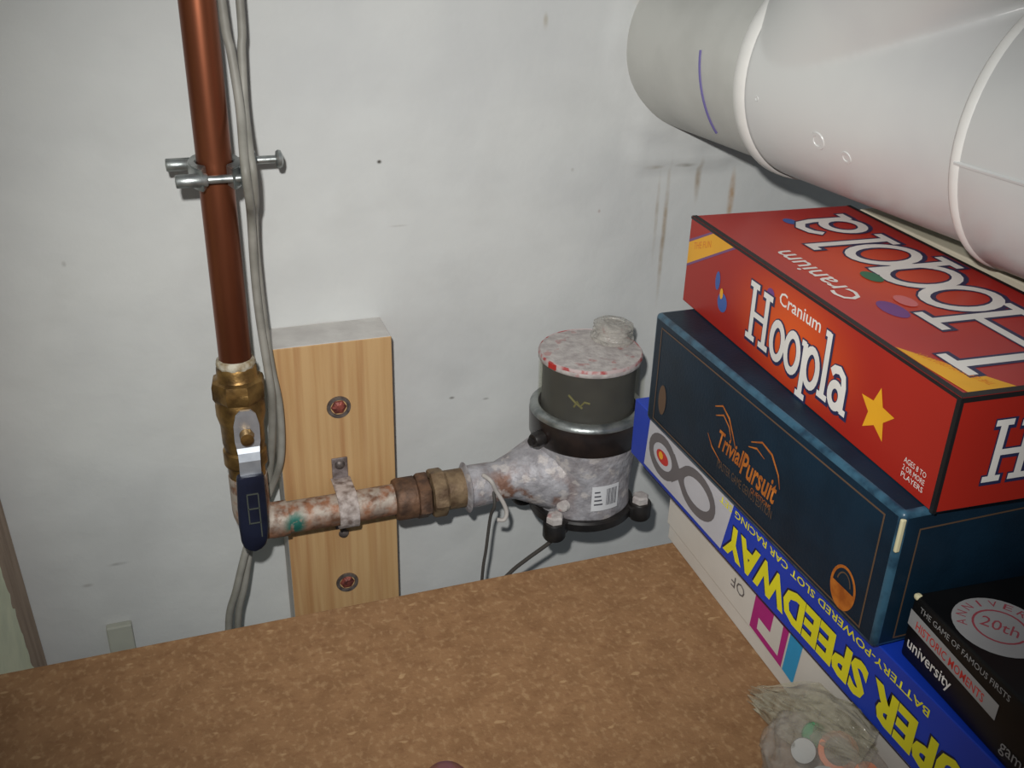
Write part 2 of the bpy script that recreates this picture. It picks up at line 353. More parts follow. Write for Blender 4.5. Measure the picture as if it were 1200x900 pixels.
# ---------------------------------------------------------------- vertical copper supply pipe and its valve
VX, VY = 0.058, -0.060; HZ = -0.027
t = thing('copper_pipe', 'long upright brown copper pipe at left above the lever valve', 'pipe', (VX, VY, 0.106))
bm = bmesh.new(); add_lathe(bm, [(0.0111, 0), (0.0111, 0.2), (0.0111, 0.75), (0, 0.75)], n=40); obj('tube', bm, m_copper, t, 0.7)
bm = bmesh.new(); add_lathe(bm, [(0.0112, 0.0052), (0.0128, 0.0040), (0.0136, 0.0016), (0.0130, -0.001), (0.0112, -0.0015)], n=36, wob=lambda k, z: 1+0.02*math.sin(k*1.9))
obj('sealant_ring', bm, m_flux, t, 1.2, label='white sealant ring at the pipe end')

t = thing('lever_valve', 'brass shut-off valve with navy-gripped steel lever at the pipe bottom', 'valve', (VX, VY, 0.0))
bm = bmesh.new()
add_lathe(bm, [(0, 0.106), (0.0130, 0.106), (0.0138, 0.104), (0.0140, 0.098), (0.0150, 0.0965)], n=36)
add_lathe(bm, [(0.0150, 0.0968), (0.0182, 0.0950), (0.0190, 0.0920), (0.0190, 0.083), (0.0178, 0.0805), (0.0155, 0.0800)], n=8, phase=0.25)
add_lathe(bm, [(0.0160, 0.0800), (0.0172, 0.0760), (0.0172, 0.0680), (0.0152, 0.0600), (0.0150, 0.045), (0.0140, 0.040), (0.0155, 0.0385), (0.0155, 0.028), (0.0132, 0.026), (0.0132, 0.016), (0.0, 0.016)], n=36)
obj('valve_body', bm, m_brass, t, 0.6)
bm = bmesh.new(); add_lathe(bm, [(0.0070, 0), (0.0070, 0.011), (0.0045, 0.0115), (0.0045, 0.0275), (0, 0.0275)], (0, -0.010, 0.0655), (0, -1, 0), 20); obj('stem', bm, m_brass, t, 0.7)
bm = bmesh.new(); add_lathe(bm, [(0, 0.0042), (0.0042, 0.0036), (0.0048, 0.0)], (0.0008, -0.0300, 0.0658), (0, -1, 0), 6); obj('stem_nut', bm, m_brass, t, label='small brass nut on the lever')
# lever: a bent plate from above the stem down to the grip
bm = bmesh.new()
prof = [(-0.0290, 0.0835, 0.0035), (-0.0292, 0.0800, 0.0068), (-0.0294, 0.072, 0.0086), (-0.0295, 0.060, 0.0086), (-0.0300, 0.0555, 0.0078), (-0.0325, 0.0525, 0.0074), (-0.0345, 0.047, 0.0072), (-0.0350, 0.030, 0.0072)]
rows = []
for i, (y, z, hw) in enumerate(prof):
    x = 0.0012 - 0.0012*(0.08-z)/0.05
    rows.append([bm.verts.new((x-hw, y, z)), bm.verts.new((x+hw, y, z)), bm.verts.new((x+hw, y+0.0022, z)), bm.verts.new((x-hw, y+0.0022, z))])
for a, c in zip(rows, rows[1:]):
    for k in range(4): bm.faces.new((a[k], a[(k+1) % 4], c[(k+1) % 4], c[k]))
bm.faces.new(rows[0][::-1]); bm.faces.new(rows[-1])
lev = obj('lever', bm, m_plate, t, label='bare steel upper part of the lever')
bm = bmesh.new()
prof = [(0.0365, 0.0074), (0.0360, 0.0088), (0.0345, 0.0094), (0.010, 0.0102), (-0.006, 0.0102), (-0.018, 0.0094), (-0.0235, 0.0078), (-0.0262, 0.0050), (-0.0272, 0.0015)]
rows = []
for z, hw in prof:
    x = -0.0004 - 0.0016*(0.036-z)/0.06; yc = -0.0340 + 0.0010*(0.036-z)/0.06; th = 0.0040 if z > -0.02 else 0.003
    rows.append([bm.verts.new((x + hw*(abs(math.cos(a))**0.6)*math.copysign(1, math.cos(a)), yc + th*(abs(math.sin(a))**0.6)*math.copysign(1, math.sin(a)), z)) for a in [2*PI*(k+0.5)/20 for k in range(20)]])
for a, c in zip(rows, rows[1:]):
    for k in range(20): bm.faces.new((a[k], c[k], c[(k+1) % 20], a[(k+1) % 20]))
bm.faces.new(rows[0]); bm.faces.new(rows[-1][::-1])
grip = obj('lever_grip', bm, m_grip, t, 0.8, label='dark navy dipped grip')
bm = bmesh.new()
for k in range(3): add_box(bm, (-0.0045+k*0.0002, -0.0384, 0.022-k*0.012), (0.0035, -0.0378, 0.0228-k*0.012))
for k in range(2): add_box(bm, (-0.0046, -0.0384, 0.010-k*0.012), (-0.0038, -0.0378, 0.022-k*0.012))
add_box(bm, (0.0030, -0.0384, -0.014), (0.0038, -0.0378, 0.0220))
obj('grip_marking', bm, m_grip_mark, grip)

# ---------------------------------------------------------------- horizontal copper line with elbow and couplings
t = thing('meter_inlet_pipe', 'short paint-flaked copper pipe with elbow running to the meter', 'pipe', (VX, VY, HZ))
bm = bmesh.new()
el = [Vector((0, 0, 0.044)), Vector((0, 0, 0.022))] + [Vector((0.0145-0.0145*math.cos(a), 0, 0.0145-0.0145*math.sin(a))) for a in [PI/2*k/8 for k in range(9)]] + [Vector((0.026, 0, 0))]
add_tube(bm, el, 0.0138, 28)
obj('elbow', bm, m_copper_dirty, t, 0.9)
bm = bmesh.new(); add_tube(bm, [(0.0262-0.004, 0, 0), (0.06, 0, 0), (0.114, 0, 0.0005)], 0.0124, 28); obj('tube', bm, m_copper_dirty, t, 0.9)
bm = bmesh.new(); add_lathe(bm, [(0.0124, -0.001), (0.0158, 0), (0.0168, 0.002), (0.0168, 0.016), (0.0150, 0.018), (0.0150, 0.0185)], (0.109, 0, 0), (1, 0, 0), 32, wob=lambda k, z: 1+0.015*math.sin(k*2.3))
add_lathe(bm, [(0.0150, 0), (0.0185, 0.0008), (0.0192, 0.002), (0.0192, 0.009), (0.0185, 0.0102), (0.0150, 0.011)], (0.1255, 0, 0.0), (1, 0, 0), 6, phase=0.3)
obj('coupling', bm, m_brown_brass, t, 0.5, label='brown tarnished coupling')
bm = bmesh.new(); add_lathe(bm, [(0.0150, 0), (0.0188, 0.0010), (0.0196, 0.0025), (0.0196, 0.011), (0.0185, 0.0125), (0.0150, 0.013)], (0.1370, 0, 0.0005), (1, 0, 0), 8, phase=0.1)
add_lathe(bm, [(0.0150, 0), (0.0160, 0.001), (0.0160, 0.019), (0.0150, 0.020)], (0.1495, 0, 0.001), (1, 0, 0), 32)
obj('union_nut', bm, m_green_brass, t, 0.5, label='greenish dusty union nut')
# pipe strap screwed to the block
st = thing('pipe_strap', 'painted strap holding the inlet pipe to the pine block', 'strap', (0.1290, -0.038, HZ))
bm = bmesh.new()
ang = [math.radians(a) for a in range(0, 181, 12)]
prof2 = [(0.0002, 0.014)] + [(-0.022-0.0138*math.sin(a), 0.0138*math.cos(a)) for a in ang] + [(0.0002, -0.014)]
rows = []
for (y, z) in prof2:
    v = Vector((y+0.022, z)); n_ = v.normalized()*0.0016
    rows.append([bm.verts.new((-0.0075, y, z)), bm.verts.new((0.0075, y, z)), bm.verts.new((0.0075, y+n_[0], z+n_[1])), bm.verts.new((-0.0075, y+n_[0], z+n_[1]))])
for a, c in zip(rows, rows[1:]):
    for k in range(4): bm.faces.new((a[k], c[k], c[(k+1) % 4], a[(k+1) % 4]))
bmesh.ops.recalc_face_normals(bm, faces=bm.faces[:])
obj('band', bm, m_strap, st, 0.8)
for s_ in (1, -1):
    bm = bmesh.new(); add_box(bm, (-0.0062, -0.0016, min(s_*0.014, s_*0.033)), (0.0062, 0.0, max(s_*0.014, s_*(0.033 if s_ > 0 else 0.043))), 0.0006); tb = obj('tab', bm, m_strap_tab, st)
    bm = bmesh.new(); add_lathe(bm, [(0, 0.0022), (0.003, 0.0018), (0.0042, 0)], (0, -0.0016, 0.027 if s_ > 0 else -0.0375), (0, -1, 0), 16); obj('screw', bm, m_grey_washer, tb, 0.9)

# ---------------------------------------------------------------- earthing clamp
t = thing('earth_clamp', 'galvanised two-bolt earthing clamp around the copper pipe', 'clamp', (VX, VY, 0.241))
for (y, z, x0, x1, xh, nm) in ((-0.0185, 0.0, -0.0255, -0.006, 0.019, 'front'), (0.0175, 0.0015, -0.0295, -0.013, 0.040, 'rear')):
    bm = bmesh.new()
    add_lathe(bm, [(0, 0), (0.0040, 0.0004), (0.0044, 0.001), (0.0044, x1-x0-0.001), (0.0036, x1-x0)], (x0, y, z), (1, 0, 0), 8, phase=0.2)
    add_lathe(bm, [(0.0026, x1-x0-0.002), (0.0026, xh-x0+0.0015)], (x0, y, z), (1, 0, 0), 14)
    add_lathe(bm, [(0.0026, 0), (0.0052, 0.0005), (0.0060, 0.0018), (0.0056, 0.0036), (0.0030, 0.0048), (0, 0.005)], (xh, y, z), (1, 0, 0), 18)
    obj('bolt', bm, m_steel, t, 0.7)
    bm = bmesh.new(); add_lathe(bm, [(0.0026, 0), (0.0066, 0.0004), (0.0070, 0.001), (0.0070, 0.0050), (0.0066, 0.0056), (0.0026, 0.006)], (0.0135 if nm == 'front' else 0.0215, y, z), (1, 0, 0), 6)
    obj('nut', bm, m_steel, t)
for s_ in (-1, 1):
    bm = bmesh.new(); n = 15; rows = []
    for k in range(n):
        a = (-PI/2 + PI*k/(n-1))*0.66
        px_, py_ = s_*(0.0112 + 0.0006) * math.cos(a), 0.0118*math.sin(a)
        ox, oy = s_*(0.0150*math.cos(a)+0.0015), 0.0262*math.sin(a)
        rows.append([bm.verts.new((px_, py_, -0.0068)), bm.verts.new((ox, oy, -0.0068)), bm.verts.new((ox, oy, 0.0070)), bm.verts.new((px_, py_, 0.0070))])
    for a, c in zip(rows, rows[1:]):
        for k in range(4): bm.faces.new((a[k], a[(k+1) % 4], c[(k+1) % 4], c[k]))
    bm.faces.new(rows[0][::-1]); bm.faces.new(rows[-1]); bmesh.ops.recalc_face_normals(bm, faces=bm.faces[:])
    bmesh.ops.bevel(bm, geom=[e for e in bm.edges if e.calc_face_angle(0) > 0.8], offset=0.0007, segments=2, affect='EDGES')
    obj('jaw', bm, m_steel, t, 0.7)

# ---------------------------------------------------------------- grey cables
bm = bmesh.new()
add_tube(bm, smooth_path([(0.066, -0.040, 0.86), (0.0690, -0.046, 0.50), (0.0727, -0.05, 0.3421), (0.0752, -0.052, 0.3124), (0.0765, -0.062, 0.2814), (0.0745, -0.083, 0.2560), (0.0742, -0.0890, 0.2440), (0.0757, -0.080, 0.2250), (0.0770, -0.064, 0.2090), (0.0766, -0.057, 0.170), (0.0772, -0.056, 0.1358), (0.0795, -0.057, 0.0962), (0.0805, -0.055, 0.070), (0.0780, -0.040, 0.020), (0.0710, -0.033, -0.020), (0.0540, -0.045, -0.0536), (0.0410, -0.05, -0.0916), (0.0312, -0.05, -0.1303), (0.028, -0.045, -0.24), (0.03, -0.04, -0.5), (0.03, -0.04, -0.885)]), 0.0029, 12)
tag(obj('cable', bm, m_cable, smooth=3.1), 'grey cable clipped closest to the copper pipe, lying over the clamp', 'cable')
bm = bmesh.new()
add_tube(bm, smooth_path([(0.083, -0.034, 0.86), (0.0835, -0.040, 0.50), (0.0840, -0.044, 0.342), (0.0822, -0.046, 0.3123), (0.0805, -0.052, 0.2813), (0.0787, -0.076, 0.2600), (0.0788, -0.0850, 0.2460), (0.0795, -0.074, 0.2250), (0.0798, -0.056, 0.2090), (0.0795, -0.049, 0.1794), (0.0806, -0.047, 0.1358), (0.0828, -0.049, 0.0962), (0.0860, -0.05, 0.0613), (0.0838, -0.048, 0.0188), (0.0750, -0.037, -0.015), (0.0600, -0.038, -0.046), (0.0480, -0.045, -0.0916), (0.0385, -0.048, -0.1323), (0.036, -0.045, -0.24), (0.037, -0.04, -0.5), (0.037, -0.04, -0.885)]), 0.0027, 12)
tag(obj('cable', bm, m_cable, smooth=3.1), 'grey cable farther from the copper pipe, bulging out past the valve', 'cable')

# ---------------------------------------------------------------- water meter
MX, MY = 0.3267, -0.062
t = thing('water_meter', 'grey cast water meter with dark glazed register and black collar', 'meter', (MX, MY, -0.062))
zo = 0.062
bm = bmesh.new()
add_lathe(bm, [(0, -0.052+zo), (0.039, -0.052+zo), (0.0405, -0.048+zo), (0.0395, -0.040+zo), (0.0400, -0.025+zo), (0.0415, -0.005+zo), (0.0435, 0.008+zo), (0.0440, 0.0125+zo), (0, 0.0125+zo)], n=56, wob=lambda k, z: 1+0.012*math.sin(k*0.9+z*90))
obj('body', bm, m_meter, t, 0.9)
# inlet: threaded end, waist, and flare into the body
bm = bmesh.new()
ix = 0.2225-MX
path = [Vector((ix, 0, 0.037)), Vector((ix+0.0025, 0, 0.037)), Vector((ix+0.004, 0, 0.037)), Vector((ix+0.022, 0, 0.0375)), Vector((ix+0.030, 0, 0.0385)), Vector((ix+0.040, 0, 0.040)), Vector((ix+0.055, 0, 0.041)), Vector((ix+0.068, 0, 0.041)), Vector((ix+0.09, 0, 0.041))]
add_tube(bm, path, [0.0165, 0.0205, 0.0175, 0.0168, 0.0158, 0.0185, 0.0255, 0.0320, 0.033], 32)
obj('inlet', bm, m_meter, t, 0.9)
bm = bmesh.new(); add_tube(bm, [(0, 0.030, 0.036), (0, 0.066, 0.036)], 0.016, 24); obj('outlet', bm, m_meter, t, 0.9)
# pale bosses and rust around the inlet joint
bm = bmesh.new(); add_lathe(bm, [(0, 0.004), (0.0045, 0.0032), (0.0060, 0)], (-0.0285, -0.0290, 0.024), (-0.68, -0.72, 0), 16); obj('plug', bm, m_dust, t, 0.9)
bm = bmesh.new(); add_lathe(bm, [(0, 0.004), (0.006, 0.0035), (0.0075, 0)], (-0.0410, -0.0200, 0.046), (-0.8, -0.6, 0), 6); obj('plug', bm, m_brown_brass, t, 0.4, label='brown hexagonal plug')
# collar
bm = bmesh.new(); add_lathe(bm, [(0.0395, 0.0380+zo), (0.0435, 0.0378+zo), (0.0462, 0.0355+zo), (0.0464, 0.0330+zo)], n=64); obj('collar_rim', bm, m_steel, t, 0.9, label='pale metal rim on the collar')
bm = bmesh.new(); add_lathe(bm, [(0.0464, 0.0332+zo), (0.0466, 0.0320+zo), (0.0462, 0.0135+zo), (0.0452, 0.0110+zo), (0.042, 0.0108+zo)], n=64); obj('collar', bm, m_black_band, t, 0.6, label='glossy black collar band')
bm = bmesh.new(); add_lathe(bm, [(0, 0.010), (0.0052, 0.009), (0.0066, 0.0065), (0.0066, 0.0)], (-0.0445, -0.0150, 0.0195+zo), (-0.93, -0.35, 0), 20)
add_lathe(bm, [(0.0030, 0), (0.0030, 0.002), (0, 0.002)], (-0.0538, -0.0185, 0.0195+zo), (-0.93, -0.35, 0), 12); obj('clamp_screw', bm, m_black_cast, t, 0.8)
# register
bm = bmesh.new(); add_lathe(bm, [(0.0372, 0.034+zo), (0.0372, 0.078+zo), (0, 0.078+zo)], n=48); obj('register_drum', bm, m_drum, t, 0.7)
bm = bmesh.new(); add_tube(bm, [(-0.0245, -0.0290, 0.051+zo), (-0.0225, -0.0302, 0.056+zo), (-0.0205, -0.0318, 0.052+zo), (-0.0178, -0.0334, 0.056+zo), (-0.0140, -0.0350, 0.055+zo)], 0.0009, 6)
add_tube(bm, [(-0.0280, -0.0255, 0.060+zo), (-0.0235, -0.0295, 0.0545+zo), (-0.0190, -0.0325, 0.0505+zo)], 0.0009, 6); obj('yellow_marking', bm, m_scribble, t)
bm = bmesh.new(); add_lathe(bm, [(0.0402, 0.0365+zo), (0.0402, 0.0785+zo), (0.0392, 0.0785+zo), (0.0392, 0.0365+zo)], n=64); obj('glass_cover', bm, m_glass, t, 0.8)
bm = bmesh.new(); add_lathe(bm, [(0.0402, 0.0775+zo), (0.0410, 0.0783+zo), (0.0410, 0.0820+zo), (0.0400, 0.0833+zo), (0.037, 0.0835+zo), (0, 0.0838+zo)], n=64, wob=lambda k, z: 1); lid = obj('lid', bm, m_dust, t, 0.8, label='dusty pale lid')
bm = bmesh.new(); add_lathe(bm, [(0.0396, 0.0832+zo), (0.0402, 0.0838+zo), (0.0408, 0.0830+zo), (0.0412, 0.0815+zo)], n=64); obj('rim_line', bm, m_redrim, lid, 0.9, label='worn red rim line')
bm = bmesh.new(); a0 = math.radians(202)
add_box(bm, (-0.004, -0.0008, -0.0045), (0.004, 0.0004, 0.0), 0.0003); M = Matrix.Translation((0.0413*math.cos(a0), 0.0413*math.sin(a0), 0.0835+zo)) @ Matrix.Rotation(a0+PI/2, 4, 'Z')
bmesh.ops.transform(bm, matrix=M, verts=bm.verts[:]); obj('red_tab', bm, m_red_ink, lid)
# cap with rings on the lid
bm = bmesh.new()
add_lathe(bm, [(0.0175, 0.0), (0.0178, 0.0025), (0.0160, 0.0030), (0.0150, 0.0060), (0.0162, 0.0068), (0.0162, 0.0085), (0.0150, 0.0092), (0.0150, 0.0105), (0.0162, 0.0112), (0.0162, 0.0130), (0.0140, 0.0145), (0.0085, 0.0150), (0.0080, 0.0140), (0, 0.0138)], (0.0245, 0.0140, 0.0838+zo), (0.06, 0.0, 0.85), 40, wob=lambda k, z: 1+0.02*math.sin(k*1.3+z*500))
obj('cap', bm, m_cap_plastic, lid, 0.8, label='cloudy plastic ringed cap')
bm = bmesh.new(); add_lathe(bm, [(0.0115, 0.0), (0.0115, 0.0120), (0, 0.0120)], (0.0245, 0.0140, 0.0838+zo), (0.06, 0.0, 0.85), 24); obj('cap_core', bm, m_dust, lid, 0.8)
# base flange with lugs, bolts
bm = bmesh.new()
add_lathe(bm, [(0, -0.0600+zo), (0.0425, -0.0600+zo), (0.0440, -0.0585+zo), (0.0440, -0.0525+zo), (0.0425, -0.0510+zo), (0.030, -0.0510+zo)], n=48)
obj('base_plate', bm, m_black_cast, t, 0.7, label='black base plate')
for a in (222, 327, 80, 150):
    a = math.radians(a); cx, cy = 0.0500*math.cos(a), 0.0500*math.sin(a)
    bm = bmesh.new(); add_lathe(bm, [(0, -0.0645+zo), (0.0085, -0.0640+zo), (0.0095, -0.0620+zo), (0.0095, -0.0500+zo), (0.0088, -0.0488+zo), (0, -0.0488+zo)], (cx, cy, 0), n=24)
    M2 = Matrix.Translation((cx*0.8, cy*0.8, -0.056+zo)) @ Matrix.Rotation(a, 4, 'Z'); q = bmesh.new(); add_box(q, (-0.011, -0.0085, -0.0050), (0.008, 0.0085, 0.0052), 0.001); merge(bm, q, 0, M2)
    lug = obj('lug', bm, m_black_cast, t, 0.6)
    bm = bmesh.new(); add_lathe(bm, [(0.0072, -0.0490+zo), (0.0072, -0.0440+zo), (0.0060, -0.0425+zo), (0, -0.0420+zo)], (cx, cy, 0), n=6); obj('bolt', bm, m_dust, lug, 0.4)
# paper sticker with barcode, wrapped on the body
def wrap_patch(bm, a0, a1, z0, z1, r, n=6):
    rows = [[bm.verts.new((r*math.cos(math.radians(a0+(a1-a0)*k/n)), r*math.sin(math.radians(a0+(a1-a0)*k/n)), z)) for k in range(n+1)] for z in (z0, z1)]
    for k in range(n): bm.faces.new((rows[0][k], rows[0][k+1], rows[1][k+1], rows[1][k]))
bm = bmesh.new(); wrap_patch(bm, 257, 290, 0.0215, 0.0445, 0.0418); stk = obj('paper_sticker', bm, m_label, t, 3.1)
bm = bmesh.new()
for k in range(9): wrap_patch(bm, 274+k*1.5, 274+k*1.5+(0.9 if k % 3 else 0.5), 0.026, 0.0415, 0.0420, 1)
for k in range(4): wrap_patch(bm, 260, 270-k*1.2, 0.027+k*0.0038, 0.0284+k*0.0038, 0.0420, 2)
obj('barcode', bm, m_barcode, stk)

# wires at the meter
bm = bmesh.new(); add_tube(bm, smooth_path([(0.2430, -0.078, -0.022), (0.2425, -0.0825, -0.033), (0.2401, -0.080, -0.045), (0.2370, -0.08, -0.075), (0.2339, -0.08, -0.1044), (0.232, -0.075, -0.2), (0.240, -0.05, -0.45)]), 0.0014, 8)
tag(obj('wire', bm, m_wire, smooth=3.1), 'thin dark wire hanging straight down from the meter inlet', 'wire')
bm = bmesh.new(); add_tube(bm, smooth_path([(0.2905, -0.100, -0.058), (0.2850, -0.095, -0.070), (0.2700, -0.086, -0.089), (0.2578, -0.08, -0.1046), (0.235, -0.07, -0.14), (0.215, -0.05, -0.2), (0.20, -0.04, -0.45)]), 0.0017, 8)
tag(obj('wire', bm, m_wire, smooth=3.1), 'thin dark wire slanting left from the meter base lug', 'wire')
bm = bmesh.new(); add_tube(bm, smooth_path([(0.2360, -0.072, -0.0095), (0.2400, -0.0800, -0.0110), (0.2450, -0.0805, -0.0220), (0.2500, -0.0830, -0.0320), (0.2520, -0.0850, -0.0400), (0.2495, -0.0860, -0.0455), (0.2440, -0.0850, -0.0450)]), 0.0018, 8)
tag(obj('seal_wire', bm, m_white_wire, smooth=3.1), 'short white wire hook twisted around the meter inlet', 'wire')

# ---------------------------------------------------------------- PVC waste pipe with wye
t = thing('waste_pipe', 'large pale grey waste pipe coming out of the wall at top right', 'pipe', PC)
PL = lambda s_: PD*s_
bm = bmesh.new(); add_lathe(bm, [(PR, -0.01), (PR, 0.14)], (0, 0, 0), PD, 72); obj('pipe_length', bm, m_pvc_pipe, t, 0.9, label='duller pipe length nearest the wall')
bm = bmesh.new(); add_lathe(bm, [(0.0668, 0.126), (0.0705, 0.1265), (0.0722, 0.1285), (0.0722, 0.1365), (0.0708, 0.1385)], (0, 0, 0), PD, 72); obj('socket_rim', bm, m_rim, t, 0.9, label='raised white socket rim')
BD = (PD*0.74 + Vector((-0.15, 0, 1)).normalized()*0.70).normalized()
BO = PL(0.143); QM = PD.to_track_quat('Z', 'Y'); RB = 0.0665
bm = bmesh.new(); add_lathe(bm, [(0, 0.128), (0.0690, 0.128), (0.0702, 0.130), (0.0702, 0.325), (0, 0.325)], (0, 0, 0), PD, 128)
add_lathe(bm, [(0, 0.0), (RB, 0.0), (RB, 0.19), (0, 0.19)], BO, BD, 128)
bmesh.ops.recalc_face_normals(bm, faces=bm.faces[:])
tmp = obj('wye_raw', bm, m_pvc)
md = tmp.modifiers.new('r', 'REMESH'); md.mode = 'VOXEL'; md.voxel_size = 0.0016; md.use_smooth_shade = True
md = tmp.modifiers.new('s', 'SMOOTH'); md.factor = 0.5; md.iterations = 14
wme = bpy.data.meshes.new_from_object(tmp.evaluated_get(bpy.context.evaluated_depsgraph_get()))
wme.name = 'wye_body'; bpy.data.objects.remove(tmp)
body = bpy.data.objects.new('wye_body', wme); C.objects.link(body); body.parent = t
for p_ in wme.polygons: p_.use_smooth = True
bm = bmesh.new(); add_lathe(bm, [(RB-0.0004, 0.175), (0.0705, 0.182), (0.0705, 0.26), (0.066, 0.26)], BO, BD, 72); obj('branch_socket', bm, m_pvc, t, 0.9)
bm = bmesh.new(); add_lathe(bm, [(0.0690, 0.306), (0.0745, 0.3085), (0.0765, 0.312), (0.0765, 0.365), (0.0740, 0.3685), (0.067, 0.369)], (0, 0, 0), PD, 72); hub = obj('hub', bm, m_pvc, t, 0.7)
bm = bmesh.new(); add_lathe(bm, [(0.0735, 0.3072), (0.0757, 0.3080), (0.0772, 0.3102), (0.0773, 0.3135), (0.0764, 0.3150)], (0, 0, 0), PD, 72); obj('hub_rim', bm, m_rim, hub, 0.9)
bm = bmesh.new(); add_lathe(bm, [(0.067, 0.36), (0.067, 0.95)], (0, 0, 0), PD, 64); obj('pipe_run', bm, m_pvc_pipe, t, 0.9)
QM = PD.to_track_quat('Z', 'Y')
def on_pipe(a, s_, r): return QM @ Vector((r*math.cos(a), r*math.sin(a), s_))
# find the angle facing left and down
def ang_of(vec):
    v = QM.inverted() @ Vector(vec); return math.atan2(v.y, v.x)
A_left = ang_of((-1, 0, 0)); A_down = ang_of((0, 0, -1)); sg = 1 if math.sin(A_down-A_left) > 0 else -1
bm = bmesh.new(); pts = [on_pipe(A_left + sg*math.radians(a), 0.085+0.004*math.sin(a/20), PR+0.0003) for a in range(-8, 48, 4)]
add_tube(bm, pts, 0.0009, 6); obj('ink_line', bm, m_purple, t)
bm = bmesh.new(); aa = A_left + sg*math.radians(7)
add_tube(bm, [on_pipe(aa + sg*math.radians(8)*k/6*0, 0.312+0.057*k/6, 0.0766) for k in range(7)], 0.0012, 6); obj('mould_seam', bm, m_pvc, hub)
# moulded marks on the wye
for (a, s_, w_) in ((20, 0.205, 0.010), (24, 0.228, 0.007), (8, 0.150, 0.003)):
    bm = bmesh.new(); p_ = on_pipe(A_left + sg*math.radians(a), s_, 0.0700); n_ = (p_-PL(s_)).normalized()
    add_lathe(bm, [(w_*0.6, 0.0), (w_*0.55, 0.0008), (w_*0.35, 0.0008), (w_*0.3, 0)], p_-n_*0.0002, n_, 24)
    obj('moulded_mark', bm, m_pvc, body, 0.6)

# ---------------------------------------------------------------- printing helpers (flat print on box faces)
class Face:
    """a face frame: origin O, reading direction U, up V; shapes get a sheet a fraction of a mm thick above the card"""
    def __init__(s, O, U, V, parent):
        s.O, s.U, s.V = Vector(O), Vector(U), Vector(V); s.N = s.U.cross(s.V).normalized(); s.parent = parent
    def p(s, u, v, h): return s.O + s.U*u + s.V*v + s.N*h
    def polys(s, name, polys, m, h=0.00015, label=None):
        bm = bmesh.new()
        for i_, P in enumerate(polys):
            area = sum(P[j][0]*P[(j+1) % len(P)][1] - P[(j+1) % len(P)][0]*P[j][1] for j in range(len(P)))
            if area < 0: P = P[::-1]
            bm.faces.new([bm.verts.new(s.p(u, v, h + i_*1.2e-6)) for u, v in P])
        bmesh.ops.triangulate(bm, faces=[f for f in bm.faces if len(f.verts) > 4])
        return obj(name, bm, m, s.parent, label=label)
    def text(s, name, body, u0, v0, u1, v1, m, h=0.00025, bold=0.0, slope=0.0, shear=0.0):
        cu = bpy.data.curves.new(name, 'FONT'); cu.body = body; cu.resolution_u = 2; cu.offset = bold; cu.shear = shear; cu.align_x = 'LEFT'
        to = bpy.data.objects.new(name, cu); C.objects.link(to)
        dg = bpy.context.evaluated_depsgraph_get(); me = bpy.data.meshes.new_from_object(to.evaluated_get(dg))
        C.objects.unlink(to); bpy.data.objects.remove(to); bpy.data.curves.remove(cu)
        xs_ = [v.co.x for v in me.vertices]; ys_ = [v.co.y for v in me.vertices]
        ax, bx, ay, by = min(xs_), max(xs_), min(ys_), max(ys_)
        for v in me.vertices:
            a = (v.co.x-ax)/(bx-ax); b_ = (v.co.y-ay)/(by-ay)
            v.co = s.p(u0+(u1-u0)*a, v0+(v1-v0)*b_ + slope*a, h)
        me.materials.clear(); me.materials.append(m); me.name = name
        o = bpy.data.objects.new(name, me); C.objects.link(o); o.parent = s.parent
        return o
def ribbon(pts, w_, closed=False):
    out = []; n = len(pts); P = [Vector(p) for p in pts]; L = []; R = []
    for i in range(n):
        a = P[(i-1) % n] if (closed or i > 0) else P[i]; c = P[(i+1) % n] if (closed or i < n-1) else P[i]
        d = (c-a).normalized(); nn = Vector((-d.y, d.x)); ww = w_[i] if isinstance(w_, list) else w_
        L.append(P[i]+nn*ww/2); R.append(P[i]-nn*ww/2)
    for i in range(n if closed else n-1):
        j = (i+1) % n; out.append([tuple(R[i]), tuple(R[j]), tuple(L[j]), tuple(L[i])])
    return out
def ell(cx, cy, rx, ry, n=22, a0=0, a1=360):
    full = abs(a1-a0) >= 360
    return [(cx+rx*math.cos(math.radians(a0+(a1-a0)*k/(n if full else n-1))), cy+ry*math.sin(math.radians(a0+(a1-a0)*k/(n if full else n-1)))) for k in range(n)]
